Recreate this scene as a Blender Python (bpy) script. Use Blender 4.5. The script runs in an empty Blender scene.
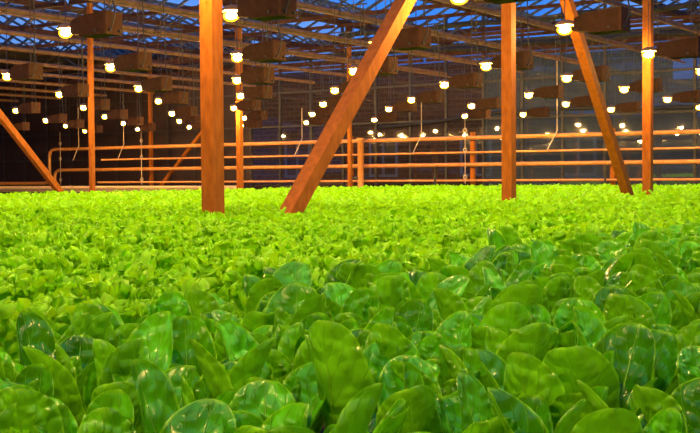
import bpy, math, random
import numpy as np
from mathutils import Matrix, Vector

# ------------------------------------------------------------------ camera
# world axes follow the greenhouse: +y along the post rows, +x across the bays
F_PX = 1150.0
YAW = math.radians(33.5)
CAM_Z = 0.442
scene = bpy.context.scene
COL = scene.collection
cam_d = bpy.data.cameras.new('camera')
cam_d.sensor_width = 36.0
cam_d.lens = F_PX / 700.0 * 36.0
cam_d.clip_start = 0.02
cam_d.clip_end = 400.0
cam = bpy.data.objects.new('camera', cam_d)
COL.objects.link(cam)
cam.matrix_world = (Matrix.Translation((0, 0, CAM_Z)) @ Matrix.Rotation(YAW + math.radians(0.15), 4, 'Z')
                    @ Matrix.Rotation(math.radians(90 - 1.94), 4, 'X')
                    @ Matrix.Rotation(math.radians(-0.4), 4, 'Z'))
scene.camera = cam

# ------------------------------------------------------------------ exposure
vs = scene.view_settings
vs.view_transform = 'Standard'
vs.look = 'None'
vs.exposure = 0.0
vs.gamma = 1.0
vs.use_curve_mapping = False

# ------------------------------------------------------------------ dusk sky
SKY_STRENGTH = 1.15
BULB_STRENGTH = 2150.0
world = bpy.data.worlds.new('dusk_sky')
scene.world = world
world.use_nodes = True
wn = world.node_tree.nodes
wl = world.node_tree.links
wn.clear()
w_out = wn.new('ShaderNodeOutputWorld')
w_bg = wn.new('ShaderNodeBackground')
w_tc = wn.new('ShaderNodeTexCoord')
w_no = wn.new('ShaderNodeTexNoise')
w_no.inputs['Scale'].default_value = 5.0
w_no.inputs['Detail'].default_value = 5.0
w_cr = wn.new('ShaderNodeValToRGB')
w_cr.color_ramp.elements[0].position = 0.45
w_cr.color_ramp.elements[0].color = (0.045, 0.25, 0.88, 1)
w_cr.color_ramp.elements[1].position = 0.75
w_cr.color_ramp.elements[1].color = (0.30, 0.48, 0.85, 1)
w_bg.inputs['Strength'].default_value = SKY_STRENGTH
wl.new(w_tc.outputs['Generated'], w_no.inputs['Vector'])
wl.new(w_no.outputs['Fac'], w_cr.inputs['Fac'])
wl.new(w_cr.outputs['Color'], w_bg.inputs['Color'])
wl.new(w_bg.outputs['Background'], w_out.inputs['Surface'])

rnd = random.Random(7)
CS, SN = math.cos(YAW), math.sin(YAW)


def to_cam(x, y):
    """world ground position -> (sideways, depth) seen from the camera"""
    return CS * x + SN * y, -SN * x + CS * y


# ------------------------------------------------------------------ materials
def mat_base(name):
    m = bpy.data.materials.new(name)
    m.use_nodes = True
    nt = m.node_tree
    nt.nodes.clear()
    out = nt.nodes.new('ShaderNodeOutputMaterial')
    return m, nt, out


def mat_noise(name, c1, c2, scale=8.0, rough=0.6, metal=0.0, bump=0.0, coord='Object', stretch=(1, 1, 1), detail=6.0, spec=0.5):
    m, nt, out = mat_base(name)
    N, L = nt.nodes, nt.links
    p = N.new('ShaderNodeBsdfPrincipled')
    tc = N.new('ShaderNodeTexCoord')
    mp = N.new('ShaderNodeMapping')
    mp.inputs['Scale'].default_value = stretch
    no = N.new('ShaderNodeTexNoise')
    no.inputs['Scale'].default_value = scale
    no.inputs['Detail'].default_value = detail
    cr = N.new('ShaderNodeValToRGB')
    cr.color_ramp.elements[0].position = 0.32
    cr.color_ramp.elements[0].color = (*c1, 1)
    cr.color_ramp.elements[1].position = 0.68
    cr.color_ramp.elements[1].color = (*c2, 1)
    L.new(tc.outputs[coord], mp.inputs['Vector'])
    L.new(mp.outputs['Vector'], no.inputs['Vector'])
    L.new(no.outputs['Fac'], cr.inputs['Fac'])
    L.new(cr.outputs['Color'], p.inputs['Base Color'])
    p.inputs['Roughness'].default_value = rough
    p.inputs['Metallic'].default_value = metal
    p.inputs['Specular IOR Level'].default_value = spec
    if bump:
        b = N.new('ShaderNodeBump')
        b.inputs['Strength'].default_value = bump
        b.inputs['Distance'].default_value = 0.01
        L.new(no.outputs['Fac'], b.inputs['Height'])
        L.new(b.outputs['Normal'], p.inputs['Normal'])
    L.new(p.outputs['BSDF'], out.inputs['Surface'])
    return m


def mat_leaf(name, dark, light, rib, trans_col, trans=0.3, rough=0.36, blister=0.5, bscale=26.0, ribw=0.035, veins=True, spec=0.45, rim=None, under=None, rand=1.0):
    m, nt, out = mat_base(name)
    N, L = nt.nodes, nt.links
    p = N.new('ShaderNodeBsdfPrincipled')
    uv = N.new('ShaderNodeUVMap')
    sep = N.new('ShaderNodeSeparateXYZ')
    L.new(uv.outputs['UV'], sep.inputs['Vector'])
    oi = N.new('ShaderNodeObjectInfo')
    tc = N.new('ShaderNodeTexCoord')
    no = N.new('ShaderNodeTexNoise')
    no.inputs['Scale'].default_value = 14.0
    no.inputs['Detail'].default_value = 3.0
    L.new(tc.outputs['Object'], no.inputs['Vector'])
    mixf = N.new('ShaderNodeMath'); mixf.operation = 'MULTIPLY_ADD'
    L.new(no.outputs['Fac'], mixf.inputs[0]); mixf.inputs[1].default_value = 0.9
    rshift = N.new('ShaderNodeMath'); rshift.operation = 'MULTIPLY_ADD'
    L.new(oi.outputs['Random'], rshift.inputs[0]); rshift.inputs[1].default_value = rand; rshift.inputs[2].default_value = 0.02 - rand * 0.5
    L.new(rshift.outputs[0], mixf.inputs[2])
    mixf.use_clamp = True
    c = N.new('ShaderNodeMix'); c.data_type = 'RGBA'
    c.inputs['A'].default_value = (*dark, 1); c.inputs['B'].default_value = (*light, 1)
    L.new(mixf.outputs[0], c.inputs['Factor'])
    # midrib: |u-.5| below a width that narrows to the tip
    a = N.new('ShaderNodeMath'); a.operation = 'SUBTRACT'; L.new(sep.outputs['X'], a.inputs[0]); a.inputs[1].default_value = 0.5
    ab = N.new('ShaderNodeMath'); ab.operation = 'ABSOLUTE'; L.new(a.outputs[0], ab.inputs[0])
    taper = N.new('ShaderNodeMath'); taper.operation = 'MULTIPLY_ADD'
    L.new(sep.outputs['Y'], taper.inputs[0]); taper.inputs[1].default_value = -ribw * 0.85; taper.inputs[2].default_value = ribw
    dv = N.new('ShaderNodeMath'); dv.operation = 'DIVIDE'; L.new(ab.outputs[0], dv.inputs[0]); L.new(taper.outputs[0], dv.inputs[1])
    rm = N.new('ShaderNodeMapRange'); rm.inputs['From Min'].default_value = 0.5; rm.inputs['From Max'].default_value = 1.4
    rm.inputs['To Min'].default_value = 1.0; rm.inputs['To Max'].default_value = 0.0
    L.new(dv.outputs[0], rm.inputs['Value'])
    # side veins: stripes in v - k|u-.5|
    sv = N.new('ShaderNodeMath'); sv.operation = 'MULTIPLY_ADD'
    L.new(ab.outputs[0], sv.inputs[0]); sv.inputs[1].default_value = -0.75; L.new(sep.outputs['Y'], sv.inputs[2])
    dist = N.new('ShaderNodeMath'); dist.operation = 'MULTIPLY_ADD'
    L.new(no.outputs['Fac'], dist.inputs[0]); dist.inputs[1].default_value = 0.12; L.new(sv.outputs[0], dist.inputs[2])
    fr = N.new('ShaderNodeMath'); fr.operation = 'MULTIPLY'; L.new(dist.outputs[0], fr.inputs[0]); fr.inputs[1].default_value = 7.5 * 6.2832
    sn = N.new('ShaderNodeMath'); sn.operation = 'SINE'; L.new(fr.outputs[0], sn.inputs[0])
    vr = N.new('ShaderNodeMapRange'); vr.inputs['From Min'].default_value = 0.93; vr.inputs['From Max'].default_value = 1.0
    vr.inputs['To Min'].default_value = 0.0; vr.inputs['To Max'].default_value = 0.35 if veins else 0.0
    L.new(sn.outputs[0], vr.inputs['Value'])
    mx = N.new('ShaderNodeMath'); mx.operation = 'MAXIMUM'; L.new(rm.outputs[0], mx.inputs[0]); L.new(vr.outputs[0], mx.inputs[1])
    c2 = N.new('ShaderNodeMix'); c2.data_type = 'RGBA'
    L.new(mx.outputs[0], c2.inputs['Factor']); L.new(c.outputs['Result'], c2.inputs['A']); c2.inputs['B'].default_value = (*rib, 1)
    vo = N.new('ShaderNodeTexVoronoi'); vo.feature = 'SMOOTH_F1'; vo.inputs['Scale'].default_value = bscale
    vo.inputs['Smoothness'].default_value = 0.5
    nv_ = N.new('ShaderNodeMix'); nv_.data_type = 'VECTOR'; nv_.inputs['Factor'].default_value = 0.04
    L.new(tc.outputs['Object'], nv_.inputs[4]); L.new(no.outputs['Color'], nv_.inputs[5])
    L.new(nv_.outputs[1], vo.inputs['Vector'])
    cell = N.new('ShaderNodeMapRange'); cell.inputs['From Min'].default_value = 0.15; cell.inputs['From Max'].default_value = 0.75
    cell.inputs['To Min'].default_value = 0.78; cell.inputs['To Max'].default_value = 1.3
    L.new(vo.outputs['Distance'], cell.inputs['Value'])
    src = c2.outputs['Result']
    if under:
        # the leaf's outer side is a paler olive green than its inner side
        ge = N.new('ShaderNodeNewGeometry')
        sd = N.new('ShaderNodeMath'); sd.operation = 'MULTIPLY_ADD'
        L.new(ge.outputs['Backfacing'], sd.inputs[0]); sd.inputs[1].default_value = -0.65; sd.inputs[2].default_value = 0.65
        cu = N.new('ShaderNodeMix'); cu.data_type = 'RGBA'; cu.inputs['B'].default_value = (*under, 1)
        L.new(sd.outputs[0], cu.inputs['Factor']); L.new(src, cu.inputs['A'])
        src = cu.outputs['Result']
    if rim:
        # pale leaf margin
        em = N.new('ShaderNodeMapRange'); em.inputs['From Min'].default_value = 0.455; em.inputs['From Max'].default_value = 0.495
        L.new(ab.outputs[0], em.inputs['Value'])
        et = N.new('ShaderNodeMapRange'); et.inputs['From Min'].default_value = 0.965; et.inputs['From Max'].default_value = 0.995
        L.new(sep.outputs['Y'], et.inputs['Value'])
        eo = N.new('ShaderNodeMath'); eo.operation = 'MAXIMUM'; L.new(em.outputs[0], eo.inputs[0]); L.new(et.outputs[0], eo.inputs[1])
        cr_ = N.new('ShaderNodeMix'); cr_.data_type = 'RGBA'; cr_.inputs['B'].default_value = (*rim, 1)
        L.new(eo.outputs[0], cr_.inputs['Factor']); L.new(src, cr_.inputs['A'])
        src = cr_.outputs['Result']
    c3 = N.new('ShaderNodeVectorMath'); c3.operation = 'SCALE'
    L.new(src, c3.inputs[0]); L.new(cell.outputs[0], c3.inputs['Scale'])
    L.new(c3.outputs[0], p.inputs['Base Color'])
    p.inputs['Roughness'].default_value = rough
    p.inputs['Specular IOR Level'].default_value = spec
    # blistered surface between the veins
    hh = N.new('ShaderNodeMath'); hh.operation = 'MULTIPLY_ADD'
    L.new(mx.outputs[0], hh.inputs[0]); hh.inputs[1].default_value = 0.5; L.new(vo.outputs['Distance'], hh.inputs[2])
    bp = N.new('ShaderNodeBump'); bp.inputs['Strength'].default_value = blister; bp.inputs['Distance'].default_value = 0.012
    bp.invert = True
    L.new(hh.outputs[0], bp.inputs['Height'])
    L.new(bp.outputs['Normal'], p.inputs['Normal'])
    tr = N.new('ShaderNodeBsdfTranslucent'); tr.inputs['Color'].default_value = (*trans_col, 1)
    ms = N.new('ShaderNodeMixShader'); ms.inputs['Fac'].default_value = trans
    L.new(p.outputs['BSDF'], ms.inputs[1]); L.new(tr.outputs['BSDF'], ms.inputs[2])
    L.new(ms.outputs['Shader'], out.inputs['Surface'])
    return m


def mat_glass(name, tint, diffuse, fac_diffuse, fac_gloss, rough=0.02):
    m, nt, out = mat_base(name)
    N, L = nt.nodes, nt.links
    t = N.new('ShaderNodeBsdfTransparent'); t.inputs['Color'].default_value = (*tint, 1)
    d = N.new('ShaderNodeBsdfDiffuse')
    tc = N.new('ShaderNodeTexCoord'); no = N.new('ShaderNodeTexNoise'); no.inputs['Scale'].default_value = 2.2; no.inputs['Detail'].default_value = 8.0
    cr = N.new('ShaderNodeValToRGB')
    cr.color_ramp.elements[0].color = (*[v * 0.55 for v in diffuse], 1); cr.color_ramp.elements[1].color = (*diffuse, 1)
    L.new(tc.outputs['Object'], no.inputs['Vector']); L.new(no.outputs['Fac'], cr.inputs['Fac']); L.new(cr.outputs['Color'], d.inputs['Color'])
    g = N.new('ShaderNodeBsdfGlossy'); g.inputs['Roughness'].default_value = rough
    a = N.new('ShaderNodeMixShader'); a.inputs['Fac'].default_value = fac_diffuse
    L.new(t.outputs[0], a.inputs[1]); L.new(d.outputs[0], a.inputs[2])
    b = N.new('ShaderNodeMixShader'); b.inputs['Fac'].default_value = fac_gloss
    L.new(a.outputs[0], b.inputs[1]); L.new(g.outputs[0], b.inputs[2])
    L.new(b.outputs[0], out.inputs['Surface'])
    return m


def mat_brick(name):
    m, nt, out = mat_base(name)
    N, L = nt.nodes, nt.links
    p = N.new('ShaderNodeBsdfPrincipled'); p.inputs['Roughness'].default_value = 0.9
    tc = N.new('ShaderNodeTexCoord'); mp = N.new('ShaderNodeMapping')
    mp.inputs['Rotation'].default_value = (math.radians(90), 0, 0)
    b = N.new('ShaderNodeTexBrick')
    b.inputs['Color1'].default_value = (0.12, 0.035, 0.016, 1); b.inputs['Color2'].default_value = (0.20, 0.065, 0.03, 1)
    b.inputs['Mortar'].default_value = (0.24, 0.13, 0.08, 1)
    b.inputs['Scale'].default_value = 1.0; b.inputs['Brick Width'].default_value = 0.42; b.inputs['Row Height'].default_value = 0.17
    b.inputs['Mortar Size'].default_value = 0.02
    L.new(tc.outputs['Object'], mp.inputs['Vector']); L.new(mp.outputs['Vector'], b.inputs['Vector'])
    L.new(b.outputs['Color'], p.inputs['Base Color']); L.new(p.outputs['BSDF'], out.inputs['Surface'])
    return m


def mat_bulb(name):
    m, nt, out = mat_base(name)
    e = nt.nodes.new('ShaderNodeEmission')
    e.inputs['Color'].default_value = (1.0, 0.55, 0.14, 1)
    e.inputs['Strength'].default_value = BULB_STRENGTH
    nt.links.new(e.outputs[0], out.inputs['Surface'])
    return m


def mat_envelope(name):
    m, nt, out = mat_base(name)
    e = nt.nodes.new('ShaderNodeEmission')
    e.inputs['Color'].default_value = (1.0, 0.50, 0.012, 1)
    e.inputs['Strength'].default_value = 1.7  # yellow glare around the arc tube, painted into the glass as emission
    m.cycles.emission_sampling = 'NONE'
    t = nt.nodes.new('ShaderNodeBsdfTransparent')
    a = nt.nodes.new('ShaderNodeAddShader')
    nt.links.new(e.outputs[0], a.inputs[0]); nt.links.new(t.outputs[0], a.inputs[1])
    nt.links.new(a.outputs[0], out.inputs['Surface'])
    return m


ORD = ['first', 'second', 'third', 'fourth', 'fifth', 'sixth', 'seventh', 'eighth', 'ninth', 'tenth', 'eleventh', 'twelfth', 'thirteenth', 'fourteenth', 'fifteenth',
       'sixteenth', 'seventeenth', 'eighteenth', 'nineteenth', 'twentieth']
ORD += ['twenty-' + o for o in ORD[:9]] + ['thirtieth'] + ['thirty-' + o for o in ORD[:9]] + ['fortieth'] + ['forty-' + o for o in ORD[:9]]

M = {
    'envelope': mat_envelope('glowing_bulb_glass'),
    'floor': mat_noise('concrete_floor', (0.10, 0.09, 0.08), (0.17, 0.15, 0.13), 2.0, 0.85),
    'soil': mat_noise('dark_potting_soil', (0.010, 0.008, 0.006), (0.03, 0.02, 0.014), 40.0, 0.95, bump=0.6),
    'tray': mat_noise('weathered_bench_metal', (0.30, 0.24, 0.18), (0.45, 0.36, 0.28), 6.0, 0.5),
    'post': mat_noise('ochre_post_paint', (0.23, 0.070, 0.009), (0.35, 0.110, 0.014), 22.0, 0.75, spec=0.15, bump=0.15, stretch=(1, 1, 0.35)),
    'pipe': mat_noise('rust_red_pipe_paint', (0.42, 0.18, 0.05), (0.58, 0.26, 0.08), 9.0, 0.3, bump=0.05),
    'opipe': mat_noise('dull_overhead_pipe', (0.11, 0.058, 0.034), (0.18, 0.10, 0.06), 5.0, 0.6, spec=0.3),
    'truss': mat_noise('brown_truss_steel', (0.05, 0.020, 0.011), (0.09, 0.038, 0.02), 5.0, 0.8, spec=0.15),
    'dark': mat_noise('dark_frame_steel', (0.015, 0.014, 0.018), (0.035, 0.03, 0.035), 5.0, 0.5),
    'lampbox': mat_noise('brown_grey_lamp_housing', (0.036, 0.016, 0.009), (0.056, 0.026, 0.015), 14.0, 0.85, spec=0.1),
    'lampcap': mat_noise('lamp_end_cap_metal', (0.05, 0.022, 0.011), (0.075, 0.034, 0.018), 10.0, 0.8, spec=0.1),
    'reflector': mat_noise('satin_reflector', (0.16, 0.085, 0.02), (0.20, 0.11, 0.03), 10.0, 0.5),
    'black': mat_noise('black_rubber', (0.008, 0.008, 0.008), (0.02, 0.02, 0.02), 10.0, 0.6),
    'wire': mat_noise('dark_wire', (0.02, 0.015, 0.015), (0.05, 0.04, 0.035), 10.0, 0.5),
    'cream': mat_noise('cream_rail_paint', (0.75, 0.55, 0.36), (0.85, 0.66, 0.46), 10.0, 0.4),
    'ground': mat_noise('dusky_ground', (0.03, 0.03, 0.025), (0.06, 0.055, 0.045), 0.6, 0.95),
    'cable': mat_noise('pale_cable', (0.42, 0.32, 0.25), (0.55, 0.42, 0.33), 10.0, 0.5),
    'screen': mat_noise('folded_dark_screen', (0.010, 0.010, 0.014), (0.03, 0.028, 0.034), 9.0, 0.9, bump=0.6),
    'alu': mat_noise('grey_glazing_bar', (0.05, 0.05, 0.06), (0.10, 0.10, 0.11), 6.0, 0.5),
    'roofglass': mat_glass('roof_glass', (0.93, 0.97, 1.0), (0.20, 0.23, 0.28), 0.03, 0.03, 0.05),
    'paneclear': mat_glass('clear_wall_pane', (0.85, 0.9, 0.95), (0.09, 0.065, 0.05), 0.3, 0.10, 0.03),
    'panehazy': mat_glass('hazy_wall_pane', (0.75, 0.85, 0.95), (0.085, 0.115, 0.17), 0.5, 0.10, 0.03),
    'board': mat_noise('dark_plum_boards', (0.014, 0.007, 0.011), (0.032, 0.015, 0.02), 3.0, 0.7, stretch=(1, 1, 0.2)),
    'brick': mat_brick('weathered_brick'),
    'plaster': mat_noise('blue_grey_render', (0.14, 0.11, 0.10), (0.22, 0.18, 0.16), 1.5, 0.9),
    'winframe': mat_noise('pale_blue_window_paint', (0.35, 0.42, 0.5), (0.45, 0.52, 0.6), 6.0, 0.6),
    'winglass': mat_noise('dark_window_glass', (0.02, 0.03, 0.05), (0.04, 0.06, 0.09), 3.0, 0.1),
    'bulb': mat_bulb('amber_bulb'),
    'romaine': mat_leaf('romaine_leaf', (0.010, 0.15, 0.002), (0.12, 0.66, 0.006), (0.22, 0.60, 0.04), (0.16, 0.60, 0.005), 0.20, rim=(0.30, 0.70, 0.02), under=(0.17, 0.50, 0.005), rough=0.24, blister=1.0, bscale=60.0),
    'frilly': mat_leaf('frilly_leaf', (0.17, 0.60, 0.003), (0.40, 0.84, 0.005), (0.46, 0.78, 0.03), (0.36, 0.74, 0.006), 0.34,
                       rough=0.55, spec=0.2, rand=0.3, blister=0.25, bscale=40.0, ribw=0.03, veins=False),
}


# ------------------------------------------------------------------ mesh helpers
class MB:
    def __init__(self):
        self.v = []; self.f = []; self.smooth = []

    def box(self, c, s, rot=None):
        n = len(self.v)
        for dx, dy, dz in ((-1, -1, -1), (1, -1, -1), (1, 1, -1), (-1, 1, -1), (-1, -1, 1), (1, -1, 1), (1, 1, 1), (-1, 1, 1)):
            p = Vector((dx * s[0] / 2, dy * s[1] / 2, dz * s[2] / 2))
            if rot is not None:
                p = rot @ p
            self.v.append((c[0] + p.x, c[1] + p.y, c[2] + p.z))
        for q in ((0, 3, 2, 1), (4, 5, 6, 7), (0, 1, 5, 4), (1, 2, 6, 5), (2, 3, 7, 6), (3, 0, 4, 7)):
            self.f.append(tuple(n + i for i in q)); self.smooth.append(False)
        return self

    def bar(self, a, b, w, h, up=(0, 0, 1)):
        """rectangular bar from a to b; w across, h along up"""
        a, b = Vector(a), Vector(b)
        d = (b - a)
        ln = d.length
        d.normalize()
        up = Vector(up)
        side = d.cross(up)
        if side.length < 1e-5:
            side = d.cross(Vector((0, 1, 0)))
        side.normalize()
        u = side.cross(d)
        n = len(self.v)
        for p in (a, b):
            for i, j in ((-1, -1), (1, -1), (1, 1), (-1, 1)):
                q = p + side * (i * w / 2) + u * (j * h / 2)
                self.v.append(tuple(q))
        for q in ((0, 1, 2, 3), (7, 6, 5, 4), (0, 4, 5, 1), (1, 5, 6, 2), (2, 6, 7, 3), (3, 7, 4, 0)):
            self.f.append(tuple(n + i for i in q)); self.smooth.append(False)
        return self

    def tube(self, pts, r, seg=10, cap=True):
        pts = [Vector(p) for p in pts]
        n0 = len(self.v)
        prev = None
        for i, p in enumerate(pts):
            t = (pts[min(i + 1, len(pts) - 1)] - pts[max(i - 1, 0)]).normalized()
            if prev is None:
                ref = Vector((0, 0, 1)) if abs(t.z) < 0.9 else Vector((1, 0, 0))
                s = t.cross(ref).normalized()
            else:
                s = (prev - t * prev.dot(t)).normalized()
            prev = s
            u = s.cross(t)
            for k in range(seg):
                a = 2 * math.pi * k / seg
                self.v.append(tuple(p + s * (r * math.cos(a)) + u * (r * math.sin(a))))
        for i in range(len(pts) - 1):
            for k in range(seg):
                a = n0 + i * seg + k; b = n0 + i * seg + (k + 1) % seg
                self.f.append((a, b, b + seg, a + seg)); self.smooth.append(True)
        if cap:
            self.f.append(tuple(n0 + k for k in range(seg))); self.smooth.append(False)
            m = n0 + (len(pts) - 1) * seg
            self.f.append(tuple(m + seg - 1 - k for k in range(seg))); self.smooth.append(False)
        return self

    def ring(self, c, R, r, axis='x', seg=14, sub=6):
        pts = []
        n0 = len(self.v)
        for i in range(seg):
            a = 2 * math.pi * i / seg
            for j in range(sub):
                b = 2 * math.pi * j / sub
                rr = R + r * math.cos(b)
                u, w, t = rr * math.cos(a), rr * math.sin(a), r * math.sin(b)
                p = (t, u, w) if axis == 'x' else ((u, t, w) if axis == 'y' else (u, w, t))
                self.v.append((c[0] + p[0], c[1] + p[1], c[2] + p[2]))
        for i in range(seg):
            for j in range(sub):
                a = n0 + i * sub + j; b = n0 + i * sub + (j + 1) % sub
                c2 = n0 + ((i + 1) % seg) * sub + (j + 1) % sub; d = n0 + ((i + 1) % seg) * sub + j
                self.f.append((a, b, c2, d)); self.smooth.append(True)
        return self

    def ellipsoid(self, c, rx, ry, rz, seg=14, rings=8):
        n0 = len(self.v)
        for i in range(1, rings):
            th = math.pi * i / rings
            for k in range(seg):
                a = 2 * math.pi * k / seg
                self.v.append((c[0] + rx * math.cos(th), c[1] + ry * math.sin(th) * math.cos(a), c[2] + rz * math.sin(th) * math.sin(a)))
        top = len(self.v); self.v.append((c[0] + rx, c[1], c[2])); bot = len(self.v); self.v.append((c[0] - rx, c[1], c[2]))
        for i in range(rings - 2):
            for k in range(seg):
                a = n0 + i * seg + k; b = n0 + i * seg + (k + 1) % seg
                self.f.append((a, b, b + seg, a + seg)); self.smooth.append(True)
        for k in range(seg):
            self.f.append((top, n0 + (k + 1) % seg, n0 + k)); self.smooth.append(True)
            m = n0 + (rings - 2) * seg
            self.f.append((bot, m + k, m + (k + 1) % seg)); self.smooth.append(True)
        return self

    def mesh(self, name, material):
        me = bpy.data.meshes.new(name)
        me.from_pydata(self.v, [], self.f)
        me.polygons.foreach_set('use_smooth', self.smooth)
        me.materials.append(material)
        me.update()
        return me

    def obj(self, name, material, parent=None, loc=None):
        o = bpy.data.objects.new(name, self.mesh(name, material))
        COL.objects.link(o)
        if parent is not None:
            o.parent = parent
        if loc is not None:
            o.location = loc
        return o


def empty(name, loc, rz=0.0, parent=None):
    o = bpy.data.objects.new(name, None)
    o.empty_display_size = 0.1
    COL.objects.link(o)
    o.location = loc
    o.rotation_euler = (0, 0, rz)
    if parent is not None:
        o.parent = parent
    return o


def tag(o, label=None, cat=None, group=None, kind=None):
    if label: o['label'] = label
    if cat: o['category'] = cat
    if group: o['group'] = group
    if kind: o['kind'] = kind
    return o


def copy_tree(o, parent=None):
    c = o.copy()
    COL.objects.link(c)
    c.parent = parent
    for ch in o.children:
        copy_tree(ch, c)
    return c


def link_copy(name, mesh, parent, loc=(0, 0, 0)):
    o = bpy.data.objects.new(name, mesh)
    COL.objects.link(o)
    o.parent = parent
    o.location = loc
    return o


# ------------------------------------------------------------------ layout numbers
PX = -5.36                       # x of the near post row
QX = -16.9                       # x of the second post row
RX = -28.4                       # x of the third post row
P_Y = (6.29, 11.1, 15.45)
Q_Y = (16.17, 20.8, 25.4)
FLOOR_Z = -0.8
FENCE_Y = 29.0
WALL_Y = 31.0
PIPE_Z = 3.52
GUT_Z = 4.55
RIDGE_Z = 5.45
X0, X1 = -46.0, 6.2              # side walls
Y0 = -5.0
BED_Y1 = 28.4

# ------------------------------------------------------------------ setting
tag(MB().box(((X0 + X1) / 2, (Y0 + WALL_Y) / 2, FLOOR_Z - 0.05), (X1 - X0 + 0.4, WALL_Y - Y0 + 0.4, 0.1)).obj('floor', M['floor']), kind='structure')

# back wall: panes, mullions and transoms standing on a dark sill
wb = tag(empty('wall_back', (0, WALL_Y, FLOOR_Z)), kind='structure')
STEP = 1.27
XM = [-9.45 + STEP * k for k in range(-29, 13)]
ZT = [0.0, 0.75, 1.98, 2.97, 4.10, 5.15, 6.2]
ph = {}
for zi in range(len(ZT) - 1):
    h = ZT[zi + 1] - ZT[zi]
    for kind in ('paneclear', 'panehazy', 'board', 'roofglass'):
        ph[(zi, kind)] = MB().box((0, 0, 0), (STEP - 0.05, 0.012 if kind != 'board' else 0.04, h - 0.05)).mesh('pane', M[kind])
for k in range(len(XM) - 1):
    xc = (XM[k] + XM[k + 1]) / 2
    for zi in range(len(ZT) - 1):
        zc = (ZT[zi] + ZT[zi + 1]) / 2
        if zi == 0:
            kind = 'board'
        elif xc < -24.5:
            kind = 'board'
        elif zi == 5:
            kind = 'roofglass'
        elif xc < -16:
            kind = 'paneclear'
        else:
            kind = 'panehazy'
        o = link_copy('panel' if kind == 'board' else 'pane', ph[(zi, kind)], wb, (xc, 0, zc))
        if kind != 'board':
            o.rotation_euler = (math.radians(rnd.uniform(-0.5, 0.5)), 0, math.radians(rnd.uniform(-0.5, 0.5)))
mull = MB().box((0, 0, 3.1), (0.075, 0.09, 6.2)).mesh('mullion', M['dark'])
for x in XM:
    link_copy('mullion', mull, wb, (x, 0, 0))
for z in ZT[1:-1]:
    MB().box(((XM[0] + XM[-1]) / 2, 0, z), (XM[-1] - XM[0], 0.08, 0.06)).obj('transom', M['dark'], wb)
for z, hh, yy, mk in ((4.98, 0.14, -0.10, 'truss'), (5.22, 0.10, -0.16, 'dark'), (5.62, 0.13, -0.12, 'truss')):
    MB().box(((XM[0] + XM[-1]) / 2, yy, z), (XM[-1] - XM[0], 0.10, hh)).obj('beam', M[mk], wb)

for nm, xx in (('wall_left', X0), ('wall_right', X1)):
    w = tag(empty(nm, (xx, 0, FLOOR_Z)), kind='structure')
    n = 14
    st = (WALL_Y - Y0) / n
    pm = MB().box((0, 0, 0), (0.02, st - 0.06, 4.0)).mesh('pane', M['panehazy'])
    mm = MB().box((0, 0, 2.6), (0.08, 0.07, 5.2)).mesh('mullion', M['dark'])
    for k in range(n):
        link_copy('pane', pm, w, (0, Y0 + st * (k + 0.5), 3.15))
        link_copy('mullion', mm, w, (0, Y0 + st * k, 0))
    MB().box((0, (Y0 + WALL_Y) / 2, 0.55), (0.1, WALL_Y - Y0, 1.1)).obj('plinth', M['board'], w)

w = tag(empty('wall_front', (0, Y0, FLOOR_Z)), kind='structure')
n = 30
st = (X1 - X0) / n
pm = MB().box((0, 0, 0), (st - 0.06, 0.02, 4.0)).mesh('panel', M['board'])
mm = MB().box((0, 0, 2.6), (0.07, 0.08, 5.2)).mesh('mullion', M['dark'])
for k in range(n):
    link_copy('panel', pm, w, (X0 + st * (k + 0.5), 0, 3.15))
    link_copy('mullion', mm, w, (X0 + st * k, 0, 0))
MB().box(((X0 + X1) / 2, 0, 0.55), (X1 - X0, 0.1, 1.1)).obj('plinth', M['board'], w)
tag(MB().box((-20, 15, FLOOR_Z - 0.16), (240, 240, 0.1)).obj('ground', M['ground']), kind='structure')

# ridged glass roof; ridges run along the post rows
roof = tag(empty('ceiling', (0, 0, GUT_Z)), kind='structure')
SPAN = (PX - QX) / 3.0
n_span = 13
xs0 = PX + 3 * SPAN
RH = RIDGE_Z - GUT_Z
gl = []
half = MB()
ly = WALL_Y - Y0
half.v = [(0, 0, 0), (SPAN / 2, 0, RH), (SPAN / 2, ly, RH), (0, ly, 0)]
half.f = [(0, 1, 2, 3)]; half.smooth = [False]
half_r = MB()
half_r.v = [(SPAN / 2, 0, RH), (SPAN, 0, 0), (SPAN, ly, 0), (SPAN / 2, ly, RH)]
half_r.f = [(0, 1, 2, 3)]; half_r.smooth = [False]
ml, mr = half.mesh('roof_pane', M['roofglass']), half_r.mesh('roof_pane', M['roofglass'])
gut = MB().box((0, ly / 2, -0.06), (0.17, ly, 0.13)).mesh('gutter', M['truss'])
rdg = MB().box((0, ly / 2, 0), (0.07, ly, 0.09)).mesh('ridge_bar', M['alu'])
bars = MB()
nb = int(ly / 0.62)
for k in range(nb + 1):
    y = k * ly / nb
    bars.bar((0, y, 0), (SPAN / 2, y, RH), 0.045, 0.06)
    bars.bar((SPAN / 2, y, RH), (SPAN, y, 0), 0.045, 0.06)
bm_ = bars.mesh('glazing_bars', M['alu'])
for k in range(n_span):
    x = xs0 - (k + 1) * SPAN
    link_copy('roof_pane', ml, roof, (x, Y0, 0))
    link_copy('roof_pane', mr, roof, (x, Y0, 0))
    link_copy('gutter', gut, roof, (x, Y0, 0))
    link_copy('ridge_bar', rdg, roof, (x + SPAN / 2, Y0, RH))
    tag(link_copy('glazing_bars', bm_, roof, (x, Y0, 0.02)), kind='stuff')

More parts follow.
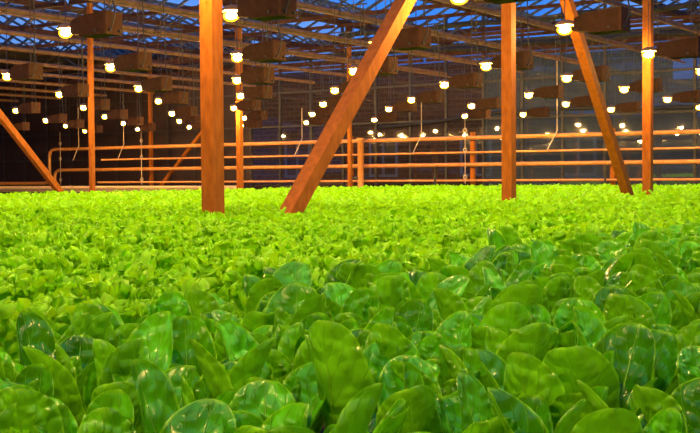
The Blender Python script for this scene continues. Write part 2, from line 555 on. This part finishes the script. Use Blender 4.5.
# neighbouring building seen through the glass
nbld = tag(empty('neighbour_building', (-22, WALL_Y + 4.0, FLOOR_Z)),
           'brick building with pale window frames standing behind the glass wall', 'building')
MB().box((-1.0, 1.0, 2.6), (22, 2.0, 5.2)).obj('brick_wall', M['brick'], nbld)
MB().box((20.0, 1.2, 2.1), (20, 2.0, 4.2)).obj('rendered_wall', M['plaster'], nbld)
for wx in (-7.0, -3.6, 0.2, 3.9, 7.6):
    wo = MB().box((0, 0, 0.65), (1.0, 0.06, 1.3)).obj('window_glass', M['winglass'], nbld, (wx, -0.03, 1.3))
    fr = MB()
    for a, b in (((-0.55, -0.03, -0.05), (-0.55, -0.03, 1.35)), ((0.55, -0.03, -0.05), (0.55, -0.03, 1.35)), ((0, -0.03, 0), (0, -0.03, 1.3))):
        fr.bar(a, b, 0.1, 0.06, (0, 1, 0))
    for z in (0.0, 0.75, 1.3):
        fr.bar((-0.55, -0.03, z), (0.55, -0.03, z), 0.06, 0.09)
    fr.obj('window_frame', M['winframe'], wo)

# ------------------------------------------------------------------ growing beds
def bench(name, xa, xb, ya, yb, label):
    t = tag(empty(name, ((xa + xb) / 2, (ya + yb) / 2, FLOOR_Z)), label, 'bench')
    w, l = xb - xa, yb - ya
    z = -FLOOR_Z
    MB().box((0, 0, z - 0.05), (w - 0.06, l - 0.06, 0.1)).obj('growing_medium', M['soil'], t)
    MB().box((0, 0, z - 0.115), (w, l, 0.03)).obj('tray', M['tray'], t)
    for sx in (-1, 1):
        MB().box((sx * (w / 2 - 0.015), 0, z - 0.04), (0.03, l, 0.12)).obj('side_rail', M['tray'], t)
    for sy in (-1, 1):
        MB().box((0, sy * (l / 2 - 0.015), z - 0.04), (w - 0.06, 0.03, 0.12)).obj('end_rail', M['tray'], t)
    n = max(2, int(l / 6))
    for k in range(n):
        for sx in (-1, 1):
            MB().box((sx * (w / 2 - 0.2), -l / 2 + 0.3 + k * (l - 0.6) / (n - 1), (z - 0.13) / 2), (0.06, 0.06, z - 0.13)).obj('leg', M['tray'], t)
    return t


bench('growing_bench', -1.62, 1.6, 0.0, 9.5, 'raised growing bench holding the broad-leaved romaine lettuce')
bench('growing_bench', -16.55, PX - 0.09, 0.0, BED_Y1, 'wide raised growing bench of frilly lettuce beyond the orange posts')
bench('growing_bench', PX + 0.09, -1.66, 0.0, BED_Y1, 'raised growing bench of frilly lettuce between the orange posts and the romaine')

# ------------------------------------------------------------------ lettuce leaves
def leaf_mesh(name, material, prof, nu, nv, length, wid, cup, bend, ripple, rn, ruffle=0.0, twist=0.0, smart=False):
    """leaf grows up +z and bends towards +x; the inner face looks to -x"""
    ts = [p[0] for p in prof]; ws = [p[1] for p in prof]
    ph1, ph2, k1 = rn.uniform(0, 6.28), rn.uniform(0, 6.28), rn.uniform(1.5, 2.6)
    vs_, uvs = [], []
    x = z = 0.0
    ang = 0.0
    tprev = 0.0
    for j in range(nv + 1):
        t = math.sin(0.5 * math.pi * j / nv) if smart else j / nv
        hw = float(np.interp(t, ts, ws)) * wid
        ang = bend * t * t
        if j:
            x += math.sin(ang) * length * (t - tprev)
            z += math.cos(ang) * length * (t - tprev)
        tprev = t
        nx, nz = -math.cos(ang), math.sin(ang)      # towards the inner face
        tw = twist * t
        for i in range(nu + 1):
            u = 2.0 * i / nu - 1.0
            lift = cup * hw * (u * u) * 0.9 - 0.05 * hw * math.exp(-(u / 0.12) ** 2)
            lift += ripple * hw * (abs(u) ** 2) * math.sin(k1 * 6.28 * t + ph1 + (1.6 if u > 0 else 0)) * min(1, t * 2)
            edge_r = 0.0
            if ruffle:
                e = max(abs(u) ** 1.5, t ** 3) * t
                lift += ruffle * e * (math.sin(u * 11 + ph2 + t * 5) + 0.7 * math.sin(u * 21 + ph1 - t * 7)) * hw
                edge_r = ruffle * e * 0.35 * math.sin(u * 13 + ph1) * length
            yy = u * hw * (1 - 0.10 * cup * u * u)
            lf = lift + yy * math.sin(tw) * 0.6
            vs_.append((x + nx * lf + math.sin(ang) * edge_r, yy, z + nz * lf + math.cos(ang) * edge_r))
            uvs.append(((u + 1) / 2, t))
    fs = []
    for j in range(nv):
        for i in range(nu):
            a = j * (nu + 1) + i
            fs.append((a, a + 1, a + nu + 2, a + nu + 1))
    return np.array(vs_, dtype=np.float32), np.array(fs, dtype=np.int32), np.array(uvs, dtype=np.float32)


def to_mesh(name, v, f, uv, material):
    me = bpy.data.meshes.new(name)
    nvt, nf = len(v), len(f)
    me.vertices.add(nvt); me.vertices.foreach_set('co', v.astype(np.float32).ravel())
    me.loops.add(nf * 4); me.loops.foreach_set('vertex_index', f.astype(np.int32).ravel())
    me.polygons.add(nf)
    me.polygons.foreach_set('loop_start', np.arange(0, nf * 4, 4, dtype=np.int32))
    me.polygons.foreach_set('use_smooth', np.ones(nf, dtype=bool))
    lay = me.uv_layers.new(name='UVMap')
    lay.data.foreach_set('uv', uv[f.ravel()].astype(np.float32).ravel())
    me.materials.append(material)
    me.update(calc_edges=True)
    me.validate()
    return me


ROM = [(0, .06), (.12, .08), (.22, .12), (.34, .185), (.46, .25), (.56, .287), (.64, .302)] + [(.66 + .34 * math.sin(a * math.pi / 2 / 12), .304 * math.cos(a * math.pi / 2 / 12)) for a in range(13)]
rn = random.Random(3)
rom_meshes = []
for k in range(8):
    L_ = 1.0
    v, f, uv = leaf_mesh('leaf', None, ROM, 10, 14, L_, rn.uniform(0.60, 0.78), rn.uniform(0.15, 0.6), rn.uniform(-0.3, 0.4), rn.uniform(0.04, 0.13), rn,
                         twist=rn.uniform(-0.5, 0.5), smart=True)
    rom_meshes.append(to_mesh('leaf', v * np.float32(0.2), f, uv, M['romaine']))

FRI = [(0, .08), (.15, .13), (.3, .27), (.45, .42), (.6, .52), (.75, .55), (.88, .50), (.96, .38), (1, .22)]


def frilly_arrays(nu, nv, rn, n):
    out = []
    for k in range(n):
        out.append(leaf_mesh('leaf', None, FRI, nu, nv, 1.0, rn.uniform(0.95, 1.2), rn.uniform(0.1, 0.4), rn.uniform(0.2, 1.0), 0.08, rn, ruffle=rn.uniform(0.34, 0.5)))
    return out


fr_hi = frilly_arrays(20, 8, rn, 6)
fr_mid = frilly_arrays(10, 4, rn, 5)
fr_lo = frilly_arrays(4, 2, rn, 5)
fri_meshes = [to_mesh('leaf', v * np.float32(0.094), f, uv, M['frilly']) for v, f, uv in fr_hi]


def leaf_mat(az, lean, scale, base_r=0.008, z=0.0, roll=0.0):
    return (Matrix.Translation((math.cos(az) * base_r, math.sin(az) * base_r, z)) @ Matrix.Rotation(az, 4, 'Z')
            @ Matrix.Rotation(lean, 4, 'Y') @ Matrix.Rotation(roll, 4, 'Z') @ Matrix.Scale(scale, 4))


def frilly_layout(rn, n):
    """list of (azimuth, lean, scale, height) for one head"""
    res = []
    for i in range(n):
        q = i / (n - 1)
        res.append((i * 2.39996 + rn.uniform(-0.3, 0.3), math.radians(62 - 54 * q + rn.uniform(-12, 12)), (1.08 - 0.25 * q) * rn.uniform(0.85, 1.15), 0.03 + 0.095 * q))
    return res


def head_arrays(leaves, layout, size, rn):
    V, Fc, U = [], [], []
    off = 0
    for az, lean, sc, z in layout:
        v, f, uv = leaves[rn.randrange(len(leaves))]
        m = np.array(leaf_mat(az, lean, sc * size, z=z, roll=rn.uniform(-0.4, 0.4)), dtype=np.float32)
        V.append(v @ m[:3, :3].T + m[:3, 3]); Fc.append(f + off); U.append(uv)
        off += len(v)
    V = np.concatenate(V)
    V[:, 2] = np.maximum(V[:, 2], 0.006)      # leaves rest on the soil
    return V, np.concatenate(Fc), np.concatenate(U)


# ------------------------------------------------------------------ romaine heads
def in_view(x, y, side=0.42, near=0.55):
    xc, yc = to_cam(x, y)
    return yc > near and abs(xc) < 0.318 * yc + side


def build_romaine(loc, scale, label, group, n_leaf):
    t = tag(empty('romaine_lettuce', loc, rnd.uniform(0, 6.28)), label, 'lettuce', group)
    for i in range(n_leaf):
        q = i / (n_leaf - 1)
        az = i * 2.39996 + rnd.uniform(-0.35, 0.35)
        lean = math.radians(23 - 21 * q + rnd.uniform(-8, 8))
        sc = scale * (1.12 - 0.22 * q) * rnd.uniform(0.78, 1.2)
        o = bpy.data.objects.new('leaf', rom_meshes[rnd.randrange(len(rom_meshes))])
        COL.objects.link(o)
        o.parent = t
        o.matrix_local = leaf_mat(az, lean, sc, 0.006 + 0.012 * (1 - q), 0.0, rnd.uniform(-0.45, 0.45))
    return t


n_rom = 0
gx = 0.155
ix = 0
x = -1.52
while x < 1.5:
    y = 0.1 + (0.08 if ix % 2 else 0.0)
    while y < 7.5:
        px_, py_ = x + rnd.uniform(-0.025, 0.025), y + rnd.uniform(-0.025, 0.025)
        if in_view(px_, py_):
            xc, yc = to_cam(px_, py_)
            s = 0.90 + 0.20 * min(1, max(0, (yc - 0.9) / 2.6))
            s *= rnd.uniform(0.92, 1.1)
            if ix == 0:
                lab, grp = 'romaine lettuce in the outermost row, touching the frilly lettuce', 'romaine lettuces in the row along the frilly lettuce'
            else:
                lab, grp = 'broad-leaved romaine lettuce in the %s row counted from the frilly lettuce' % ORD[ix], 'romaine lettuces, %s row' % ORD[ix]
            build_romaine((px_, py_, 0.0), s, lab, grp, rnd.choice((6, 7, 8)))
            n_rom += 1
        y += gx
    x += gx
    ix += 1

# ------------------------------------------------------------------ frilly heads
spots = []
row_of = {}
gs = 0.19
ix = 0
x = -1.78
while x > -16.4:
    y = 0.1 + (gs / 2 if ix % 2 else 0.0)
    while y < BED_Y1 - 0.1:
        a, b = x + rnd.uniform(-0.035, 0.035), y + rnd.uniform(-0.035, 0.035)
        hit = any(abs(a - PX) < 0.10 and abs(b - yy) < 0.10 for yy in P_Y)
        if not hit and in_view(a, b, 0.45, 1.2):
            xc, yc = to_cam(a, b)
            spots.append((math.hypot(xc, yc), abs(xc) < 0.305 * yc + 0.06, a, b))
            row_of[(a, b)] = ix
        y += gs
    x -= gs
    ix += 1
spots.sort()
inside = [s for s in spots if s[1]]
single = set(s[2:] for s in inside[:300])
detailed = set(s[2:] for s in inside[:120])
mid_heads = []
for k in range(6):
    rk = random.Random(40 + k)
    v, f, uv = head_arrays(fr_hi, frilly_layout(rk, 18), 0.094, rk)
    mid_heads.append(to_mesh('frilly_lettuce', v, f, uv, M['frilly']))
stuff_mid = []
stuff_lo = []
for k in range(6):
    rk = random.Random(60 + k)
    stuff_mid.append(head_arrays(fr_mid, frilly_layout(rk, 13), 0.104, rk))
    stuff_lo.append(head_arrays(fr_lo, frilly_layout(rk, 8), 0.125, rk))
SV, SF, SU = [], [], []
off = 0
for d, ins, a, b in spots:
    sc = rnd.uniform(0.80, 1.09)
    rz = rnd.uniform(0, 6.28)
    if (a, b) in single:
        rw = ORD[row_of[(a, b)]]
        lab = 'frilly lime green lettuce in the %s row counted from the romaine' % rw
        grp = 'frilly lettuces, %s row' % rw
        if (a, b) in detailed:
            t = tag(empty('frilly_lettuce', (a, b, 0.0), rz), lab, 'lettuce', grp)
            for az, lean, s2, z in frilly_layout(rnd, 18):
                o = bpy.data.objects.new('leaf', fri_meshes[rnd.randrange(len(fri_meshes))])
                COL.objects.link(o)
                o.parent = t
                o.matrix_local = leaf_mat(az, lean, s2 * sc, z=z * sc, roll=rnd.uniform(-0.4, 0.4))
        else:
            o = bpy.data.objects.new('frilly_lettuce', mid_heads[rnd.randrange(6)])
            COL.objects.link(o)
            o.location = (a, b, 0); o.rotation_euler = (0, 0, rz); o.scale = (sc, sc, sc)
            tag(o, lab, 'lettuce', grp)
    else:
        v, f, uv = (stuff_mid if d < 11 else stuff_lo)[rnd.randrange(6)]
        c_, s_ = math.cos(rz) * sc, math.sin(rz) * sc
        R = np.array([[c_, -s_, 0], [s_, c_, 0], [0, 0, sc]], dtype=np.float32)
        SV.append(v @ R.T + np.array([a, b, 0], dtype=np.float32)); SF.append(f + off); SU.append(uv)
        off += len(v)
rest = bpy.data.objects.new('frilly_lettuce_carpet', to_mesh('frilly_lettuce_carpet', np.concatenate(SV), np.concatenate(SF), np.concatenate(SU), M['frilly']))
COL.objects.link(rest)
tag(rest, 'carpet of small frilly lettuces stretching away to the pipe fence', 'lettuce', kind='stuff')
print('romaine', n_rom, 'frilly', len(spots), 'stuff quads', sum(len(f) for f in SF))

# ------------------------------------------------------------------ posts and braces
PS = 0.115


def post(x, y, label, group=None, s=PS):
    t = tag(empty('support_post', (x, y, FLOOR_Z)), label, 'post', group)
    hgt = GUT_Z - FLOOR_Z - 0.13
    MB().box((0, 0, hgt / 2), (s, s, hgt)).obj('shaft', M['post'], t)
    sm = MB()
    sm.box((0, -s / 2 - 0.002, hgt / 2), (0.012, 0.004, hgt))
    sm.obj('seam', M['post'], t)
    MB().box((0, 0, 0.01), (s + 0.12, s + 0.12, 0.02)).obj('base_plate', M['truss'], t)
    MB().box((0, 0, hgt - 0.06), (s + 0.05, s + 0.05, 0.12)).obj('head_bracket', M['truss'], t)
    return t


post(PX, P_Y[0], 'square orange post in the lettuce near the foot of the long rising brace')
post(PX, P_Y[1], 'square orange post standing between the feet of two leaning braces')
post(PX, P_Y[2], 'square orange post beside the foot of the brace that leans back from it')
post(QX, Q_Y[0], 'slender post at the bed edge by a brace and pipe elbows', s=0.085)
post(QX, Q_Y[1], 'slender post at the bed edge amid lamps with pipes passing behind')
post(QX, Q_Y[2], 'slender post at the bed edge where the pipe fence begins', s=0.09)
for yy in (30.0,):
    post(RX, yy, 'thin distant post behind the pipe fence in the dark bay', s=0.11)


def brace(x, ya, yb, za, zb, label, s=0.115, group=None):
    t = tag(empty('diagonal_brace', (x, ya, za)), label, 'brace', group)
    d = Vector((0, yb - ya, zb - za))
    MB().bar((0, 0, 0), d, s, s, (1, 0, 0)).obj('beam', M['post'], t)
    MB().box(d, (s + 0.03, 0.2, 0.16)).obj('end_plate', M['truss'], t)
    MB().box((0, 0, 0), (s + 0.08, 0.24, 0.06)).obj('foot_plate', M['truss'], t)
    return t


# each runs at about 45 degrees inside its post row
brace(PX, P_Y[0] + 0.27, P_Y[1] - 0.12, -0.52, 4.15, 'long square orange brace rising from the lettuce between two posts', s=0.125)
brace(PX, P_Y[2] - 0.20, P_Y[1] + 0.12, -0.46, 4.10, 'dark red shaded brace standing in the lettuce by a post', s=0.115)
brace(QX, Q_Y[0] - 0.66, Q_Y[0] - 4.5, 0.02, 3.9, 'brown brace at the bed edge descending to the pipe elbows', s=0.11)

# ------------------------------------------------------------------ trusses over the bays
def truss(y, xa, xb, label, group):
    t = tag(empty('roof_truss', ((xa + xb) / 2, y, 3.85)), label, 'truss', group)
    w = xb - xa
    MB().box((0, 0, 0), (w, 0.07, 0.08)).obj('bottom_chord', M['truss'], t)
    MB().box((0, 0, 0.52), (w, 0.07, 0.08)).obj('top_chord', M['truss'], t)
    n = 12
    for k in range(n):
        a = -w / 2 + k * w / n
        b = a + w / n
        z0, z1 = (0.03, 0.49) if k % 2 == 0 else (0.49, 0.03)
        MB().bar((a, 0, z0), (b, 0, z1), 0.03, 0.03, (0, 1, 0)).obj('web_bar', M['dark'], t)
    return t


for yy in (11.1, 15.6, 20.2, 24.8, 29.4):
    truss(yy, QX + 0.06, PX - 0.06, 'brown lattice truss spanning from the bed-edge posts to the nearer post row', 'trusses over the lettuce bed')
    truss(yy, RX + 0.06, QX - 0.06, 'brown lattice truss over the dark bay beyond the bed-edge posts', 'trusses over the dark bay')
for yy in (20.2, 24.8, 29.4):
    truss(yy, PX + 0.06, X1 - 0.06, 'brown lattice truss over the romaine bay', 'trusses over the romaine bay')
# folded shade screens under the roof
for k, (yy, xa, xb) in enumerate(((24.5, QX + 0.3, PX - 0.4), (29.1, QX + 0.3, PX - 0.3))):
    n = 40
    mb = MB()
    pts = []
    for i in range(n + 1):
        q = i / n
        pts.append((xa + (xb - xa) * q, yy + 0.03 * math.sin(q * 40), 4.06 + 0.03 * math.sin(q * 23 + k)))
    mb.tube(pts, 0.065, 8)
    tag(mb.obj('folded_screen', M['screen']), 'dark folded shade screen bundled along a truss under the glass roof', 'screen', 'folded shade screens')

# dark shade screen drawn closed over the bays past the bed-edge posts
n = 30
sh = MB()
xa, xb = X0 + 0.2, RX + 1.2
for i in range(n + 1):
    xx = xa + (xb - xa) * i / n
    for yy in (Y0 + 0.3, WALL_Y - 0.4):
        sh.v.append((xx, yy, 4.415 - (0.03 if i % 2 else 0.0)))
for i in range(n):
    sh.f.append((2 * i, 2 * i + 2, 2 * i + 3, 2 * i + 1)); sh.smooth.append(True)
so = sh.obj('shade_screen', M['screen'])
sm_ = so.modifiers.new('thickness', 'SOLIDIFY'); sm_.thickness = 0.01
tag(so, 'dark shade screen drawn closed above the farthest dark bay', 'screen')

# ------------------------------------------------------------------ overhead pipes
LXS = {-2: -0.4, -1: -2.78, 0: -5.15, 1: -7.5, 2: -9.7, 3: -12.1, 4: -14.35, 5: -16.75, 6: -19.3, 7: -21.6, 8: -24.0, 9: -26.2, 10: -28.6, 11: -31.0, 12: -33.4, 13: -35.8}
LY0, LDY = 8.83, 3.04
def line_name(k):
    if k < 0:
        return 'unseen line over the romaine bed'
    if k == 0:
        return 'along the row of orange posts'
    return '%s line beyond the orange posts' % ORD[k - 1]


def PIPE_LAB(k):
    return 'long brown overhead pipe, ' + line_name(k)


for k in range(-1, 14):
    xx = LXS[k]
    t = tag(empty('overhead_pipe', (xx, 12.8, PIPE_Z)), PIPE_LAB(k), 'pipe', 'overhead pipes')
    MB().tube([(0, -15.5, 0), (0, 17.6, 0)], 0.052, 10).obj('pipe', M['opipe'], t)
    for yy in (-8.2, -4.2, 0.4, 5.0, 9.6, 14.2):
        MB().ring((0, yy, 0.02), 0.072, 0.012, 'y').obj('clamp', M['wire'], t)
    if k in (0, 1, 2, 3, 4, 5):
        MB().tube([(0.16, -15.5, -0.1), (0.16, 17.6, -0.1)], 0.022, 6).obj('conduit', M['opipe'], t)

# ------------------------------------------------------------------ lamps
LAMP_Z = CAM_Z + 1.6


def make_lamp():
    t = empty('greenhouse_lamp', (0, 0, 0))
    # housing: box that gets lower towards the bulb end
    hb = MB()
    w = 0.125
    sec = [(0.13, -0.035, 0.10, 0.07), (0.30, -0.058, 0.145, 0.12), (0.66, -0.065, 0.168, 0.125)]
    for xx, zb, zt, w in sec:
        hb.v += [(xx, -w, zb), (xx, w, zb), (xx, w * 0.93, zt), (xx, -w * 0.93, zt)]
    for i in range(2):
        for k in range(4):
            a = i * 4 + k; b = i * 4 + (k + 1) % 4
            hb.f.append((a, a + 4, b + 4, b)); hb.smooth.append(False)
    hb.f.append((0, 1, 2, 3)); hb.smooth.append(False)
    hb.f.append((11, 10, 9, 8)); hb.smooth.append(False)
    body = hb.obj('housing', M['lampbox'], t)
    rib = MB()
    rib.box((0.48, 0, -0.067), (0.36, 0.256, 0.012))
    rib.obj('bottom_lip', M['lampbox'], body)
    cap = MB().box((0.675, 0, 0.05), (0.03, 0.262, 0.246)).obj('end_cap', M['lampcap'], t)
    for yy, zz in ((-0.08, -0.03), (0.07, -0.03)):
        MB().tube([(0.689, yy, zz), (0.715, yy, zz)], 0.018, 8).obj('connector', M['black'], cap)
    MB().tube([(0.55, -0.127, -0.03), (0.55, -0.14, -0.03)], 0.016, 8).obj('side_plug', M['black'], body)
    # reflector hood over the bulb
    hd = MB()
    nr, na = 6, 12
    for i in range(nr + 1):
        th = 0.5 * math.pi * i / nr
        for k in range(na):
            a = 2 * math.pi * k / na
            hd.v.append((0.012 + 0.112 * math.cos(th) * math.cos(a), 0.082 * math.cos(th) * math.sin(a), 0.04 + 0.055 * math.sin(th)))
    for i in range(nr):
        for k in range(na):
            a = i * na + k; b = i * na + (k + 1) % na
            hd.f.append((a, b, b + na, a + na)); hd.smooth.append(True)
    ho = hd.obj('reflector', M['reflector'], t)
    md = ho.modifiers.new('thickness', 'SOLIDIFY'); md.thickness = 0.005; md.offset = 1.0
    MB().tube([(0.085, 0, 0.0), (0.14, 0, 0.0)], 0.026, 10).obj('socket', M['black'], t)
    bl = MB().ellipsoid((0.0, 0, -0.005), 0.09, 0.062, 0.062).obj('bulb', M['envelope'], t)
    MB().ellipsoid((0.0, 0, -0.005), 0.062, 0.036, 0.036, 12, 6).obj('arc_tube', M['bulb'], bl)
    wz = PIPE_Z - LAMP_Z
    for xx in (0.56, 0.0):
        MB().tube([(xx, 0.0, 0.16 if xx > 0.3 else 0.105), (xx, 0.0, wz + 0.055)], 0.006, 5).obj('hanger_wire', M['wire'], t)
    MB().box((0.1, 0, wz + 0.058), (1.2, 0.03, 0.022)).obj('hanger_bar', M['wire'], t)
    pts = []
    for i in range(9):
        q = i / 8
        pts.append((0.71 + 0.05 * math.sin(q * 3.14) - 0.02 * q, -0.08 + 0.05 * q, -0.02 + 0.34 * q))
    pts.append((0.66, 0.0, 0.9)); pts.append((0.62, 0.0, wz + 0.055))
    MB().tube(pts, 0.009, 6).obj('power_cable', M['black'], t)
    return t


LAMP_AT = {(0, 0): (-4.9, 9.15), (0, 1): (-5.02, 11.79), (0, 2): (-5.16, 14.9), (0, 3): (-5.35, 17.87), (1, 0): (-7.24, 8.8), (1, 2): (-7.64, 15.08),
           (1, 3): (-7.53, 17.77), (1, 4): (-7.64, 20.72), (1, 5): (-7.92, 24.06), (1, 6): (-8.22, 27.3), (2, 0): (-9.53, 8.76), (2, 1): (-9.71, 11.92),
           (2, 2): (-9.6, 14.56), (2, 3): (-9.77, 17.68), (2, 5): (-10.24, 24.12), (2, 6): (-10.22, 26.82), (3, 1): (-12.02, 11.89), (3, 2): (-12.01, 14.73),
           (3, 3): (-11.99, 17.54), (3, 4): (-12.23, 20.71), (3, 5): (-12.21, 23.36), (3, 6): (-12.82, 27.4), (4, 1): (-14.33, 11.96), (4, 2): (-14.44, 14.96),
           (4, 3): (-14.2, 17.52), (4, 4): (-14.44, 20.67), (4, 5): (-14.27, 23.12), (5, 2): (-16.6, 15.08), (5, 3): (-16.46, 17.63), (5, 4): (-16.78, 20.45),
           (5, 5): (-16.89, 23.69), (5, 6): (-17.2, 27.09), (6, 3): (-19.24, 18.18), (6, 4): (-19.39, 21.24), (6, 5): (-19.31, 23.96), (6, 6): (-19.57, 27.15),
           (7, 3): (-21.26, 17.98), (7, 4): (-21.62, 21.15), (7, 5): (-21.78, 24.16), (7, 6): (-22.19, 27.4), (8, 4): (-24.28, 21.56), (8, 5): (-23.79, 24.01)}
lamp0 = make_lamp()
used = False
n_l = 0
for k in range(-2, 11):
    for j in range(-3, 7):
        lx, ly_ = LAMP_AT.get((k, j), (LXS[k], LY0 + LDY * j))
        xc, yc = to_cam(lx, ly_)
        if k < 0 and j > 0:  # lamps over the romaine bed are unseen, added to light the foreground leaves
            continue
        if yc < -0.5 or abs(xc) > 0.33 * yc + 2.6:
            continue
        t = lamp0 if not used else copy_tree(lamp0)
        used = True
        t.location = (lx, ly_, LAMP_Z)
        t.rotation_euler = (0, math.radians(rnd.uniform(-0.4, 0.4)), math.radians(rnd.uniform(-4, 4)))
        tag(t, 'boxy hanging lamp with glowing amber bulb, ' + line_name(k), 'lamp', 'lamps ' + line_name(k))
        n_l += 1
print('lamps', n_l)

# ------------------------------------------------------------------ pipe fence in front of the back wall
def fx(px_, y=FENCE_Y):
    """x on the plane y=const that the picture column px_ looks at"""
    r = (px_ - 350.0) / F_PX
    yc = y / (CS + SN * r)
    return CS * r * yc - SN * yc


def elbow_path(pts, rad=0.14, n=6):
    out = [Vector(pts[0])]
    for i in range(1, len(pts) - 1):
        p, a, b = Vector(pts[i]), Vector(pts[i - 1]), Vector(pts[i + 1])
        da, db = (a - p).normalized(), (b - p).normalized()
        s, e = p + da * rad, p + db * rad
        for k in range(n + 1):
            q = k / n
            out.append(s * (1 - q) ** 2 + p * 2 * q * (1 - q) + e * q * q)
    out.append(Vector(pts[-1]))
    return out


XR = X1 - 0.3
FY = FENCE_Y
mb = MB().tube(elbow_path([(XR, FY, 1.54), (fx(47), FY, 1.54), (fx(47), FY, 0.31), (fx(-60), FY, 0.31)], 0.3), 0.058, 14)
tag(mb.obj('heating_pipe', M['pipe']), 'thick topmost fence pipe that elbows down near the brown brace', 'pipe')
mb = MB().tube(elbow_path([(XR, FY, 0.785), (fx(52), FY, 0.785), (fx(52), FY, 0.12), (fx(52), FY, -0.7)], 0.3), 0.058, 14)
tag(mb.obj('heating_pipe', M['pipe']), 'thick third fence pipe down that elbows to the ground', 'pipe')
mb = MB().tube([(XR, FY, 1.13), (fx(99), FY, 1.13)], 0.031, 10)
tag(mb.obj('heating_pipe', M['pipe']), 'thin fence pipe between the two thick fence pipes', 'pipe')
mb = MB().tube([(XR, FY, 0.335), (fx(95), FY, 0.335)], 0.033, 10)
tag(mb.obj('heating_pipe', M['pipe']), 'thin lowest fence pipe just above the lettuce', 'pipe')

for pxx, lab in ((608, 'brown fence post carrying the pipes by the dark red brace'), (468, 'brown fence post carrying the pipes beside the wide orange post'),
                 (347, 'thin fence post carrying the pipes beside the vertical riser pipe')):
    t = tag(empty('fence_post', (fx(pxx), FY + 0.13, FLOOR_Z)), lab, 'post')
    sw = 0.12 if pxx != 347 else 0.06
    MB().box((0, 0, 1.25), (sw, 0.10, 2.5)).obj('shaft', M['post'], t)
    for z in (1.54, 1.13, 0.785, 0.335):
        MB().box((0, -0.075, z - FLOOR_Z - 0.07), (sw * 0.8, 0.09, 0.02)).obj('bracket', M['truss'], t)
t = tag(empty('riser_pipe', (fx(362), FY - 0.22, FLOOR_Z)), 'stout vertical riser pipe with a valve at its foot', 'pipe')
MB().tube([(0, 0, 0), (0, 0, 2.36)], 0.095, 16).obj('pipe', M['pipe'], t)
MB().tube([(0, 0, 2.36), (0, 0, 2.42)], 0.115, 16).obj('flange', M['pipe'], t)
MB().tube([(-0.05, -0.05, 1.22), (-0.22, -0.12, 1.22)], 0.05, 10).obj('valve', M['dark'], t)
MB().ring((-0.24, -0.13, 1.22), 0.07, 0.014, 'x').obj('valve_wheel', M['dark'], t)

t = tag(empty('diagonal_brace', (fx(158, 30.0), 30.0, FLOOR_Z)), 'thin brown brace seen behind the pipes in the dark bay', 'brace')
bx1 = fx(204, 30.0) - fx(158, 30.0)
MB().bar((-bx1 * 0.5, 0, 0.0), (bx1, 0, 3.0), 0.10, 0.10, (0, 1, 0)).obj('beam', M['post'], t)
MB().box((bx1, 0, 3.0), (0.16, 0.14, 0.1)).obj('end_plate', M['truss'], t)

# hanging rods with rings in front of the pipes
rod_labels = {60: 'thin hanging rod with rings beside the pipe elbows', 141: 'thin hanging rod with rings between the bed-edge posts', 464: 'pale hanging rod with rings by a fence post'}
for pxx, lab in rod_labels.items():
    t = tag(empty('hanging_rod', (fx(pxx), FY - 0.10, 0.25)), lab, 'rod')
    MB().tube([(0, 0, 0), (0, 0, 1.9)], 0.010, 6).obj('rod', M['cable'], t)
    for z in (0.18, 0.95, 1.5):
        MB().ring((0, 0, z), 0.055, 0.012, 'y').obj('ring', M['cable'], t)
for pxx, zt, lab in ((124, 3.4, 'kinked pale cable dropping to the fence pipes beside a bed-edge post'), (302, 2.6, 'kinked pale cable dropping to the fence pipes by the long rising brace'),
                     (421, 2.7, 'kinked pale cable dropping to the fence pipes past the riser'), (556, 3.6, 'kinked pale cable dropping to the fence pipes under a lamp'),
                     (79, 3.0, 'kinked pale cable dropping to the topmost pipe by the pipe elbows')):
    x = fx(pxx)
    mb = MB().tube([(x, FY - 0.12, zt), (x, FY - 0.12, 1.66), (x - 0.30, FY - 0.12, 1.13)], 0.013, 6)
    tag(mb.obj('drop_cable', M['cable']), lab, 'cable')
for pxx, zt, zb, lab in ((434, 0.70, 0.28, 'short black hose hanging from the third fence pipe'), (604, 0.62, 0.28, 'short black hose hanging beside a fence post')):
    x = fx(pxx)
    mb = MB().tube([(x + 0.06, FY - 0.06, zt + 0.04), (x - 0.02, FY - 0.08, zt - 0.1), (x - 0.02, FY - 0.075, zb - 0.1)], 0.03, 8)
    tag(mb.obj('black_hose', M['black']), lab, 'hose')
# dark cable slung along the back wall
pts = []
for i in range(25):
    q = i / 24
    pts.append((fx(345) + (fx(720) - fx(345)) * q, WALL_Y - 0.2, 2.02 + 0.30 * min(1, q * 3.0) - 0.05 * math.sin(q * 9)))
tag(MB().tube(pts, 0.05, 8).obj('wall_cable', M['black']), 'thick dark cable slung along the back glass wall', 'cable')

# low bench edge in the dark bay, in front of the pipes
t = tag(empty('low_bench', (fx(60, 28.0), 28.0, FLOOR_Z)), 'low empty metal bench with a pale edge rail below the pipe elbows', 'bench')
xa, xb = fx(-80, 28.0) - fx(60, 28.0), fx(235, 28.0) - fx(60, 28.0)
MB().tube([(xa, -0.1, 0.96), (xb, -0.1, 0.96)], 0.06, 10).obj('edge_rail', M['cream'], t)
MB().box(((xa + xb) / 2, 0.2, 0.85), (xb - xa, 0.6, 0.1)).obj('bench_top', M['tray'], t)
for k in range(10):
    MB().box((xa + 0.3 + (xb - xa - 0.6) * k / 9, 0.2, 0.4), (0.07, 0.07, 0.8)).obj('leg', M['truss'], t)
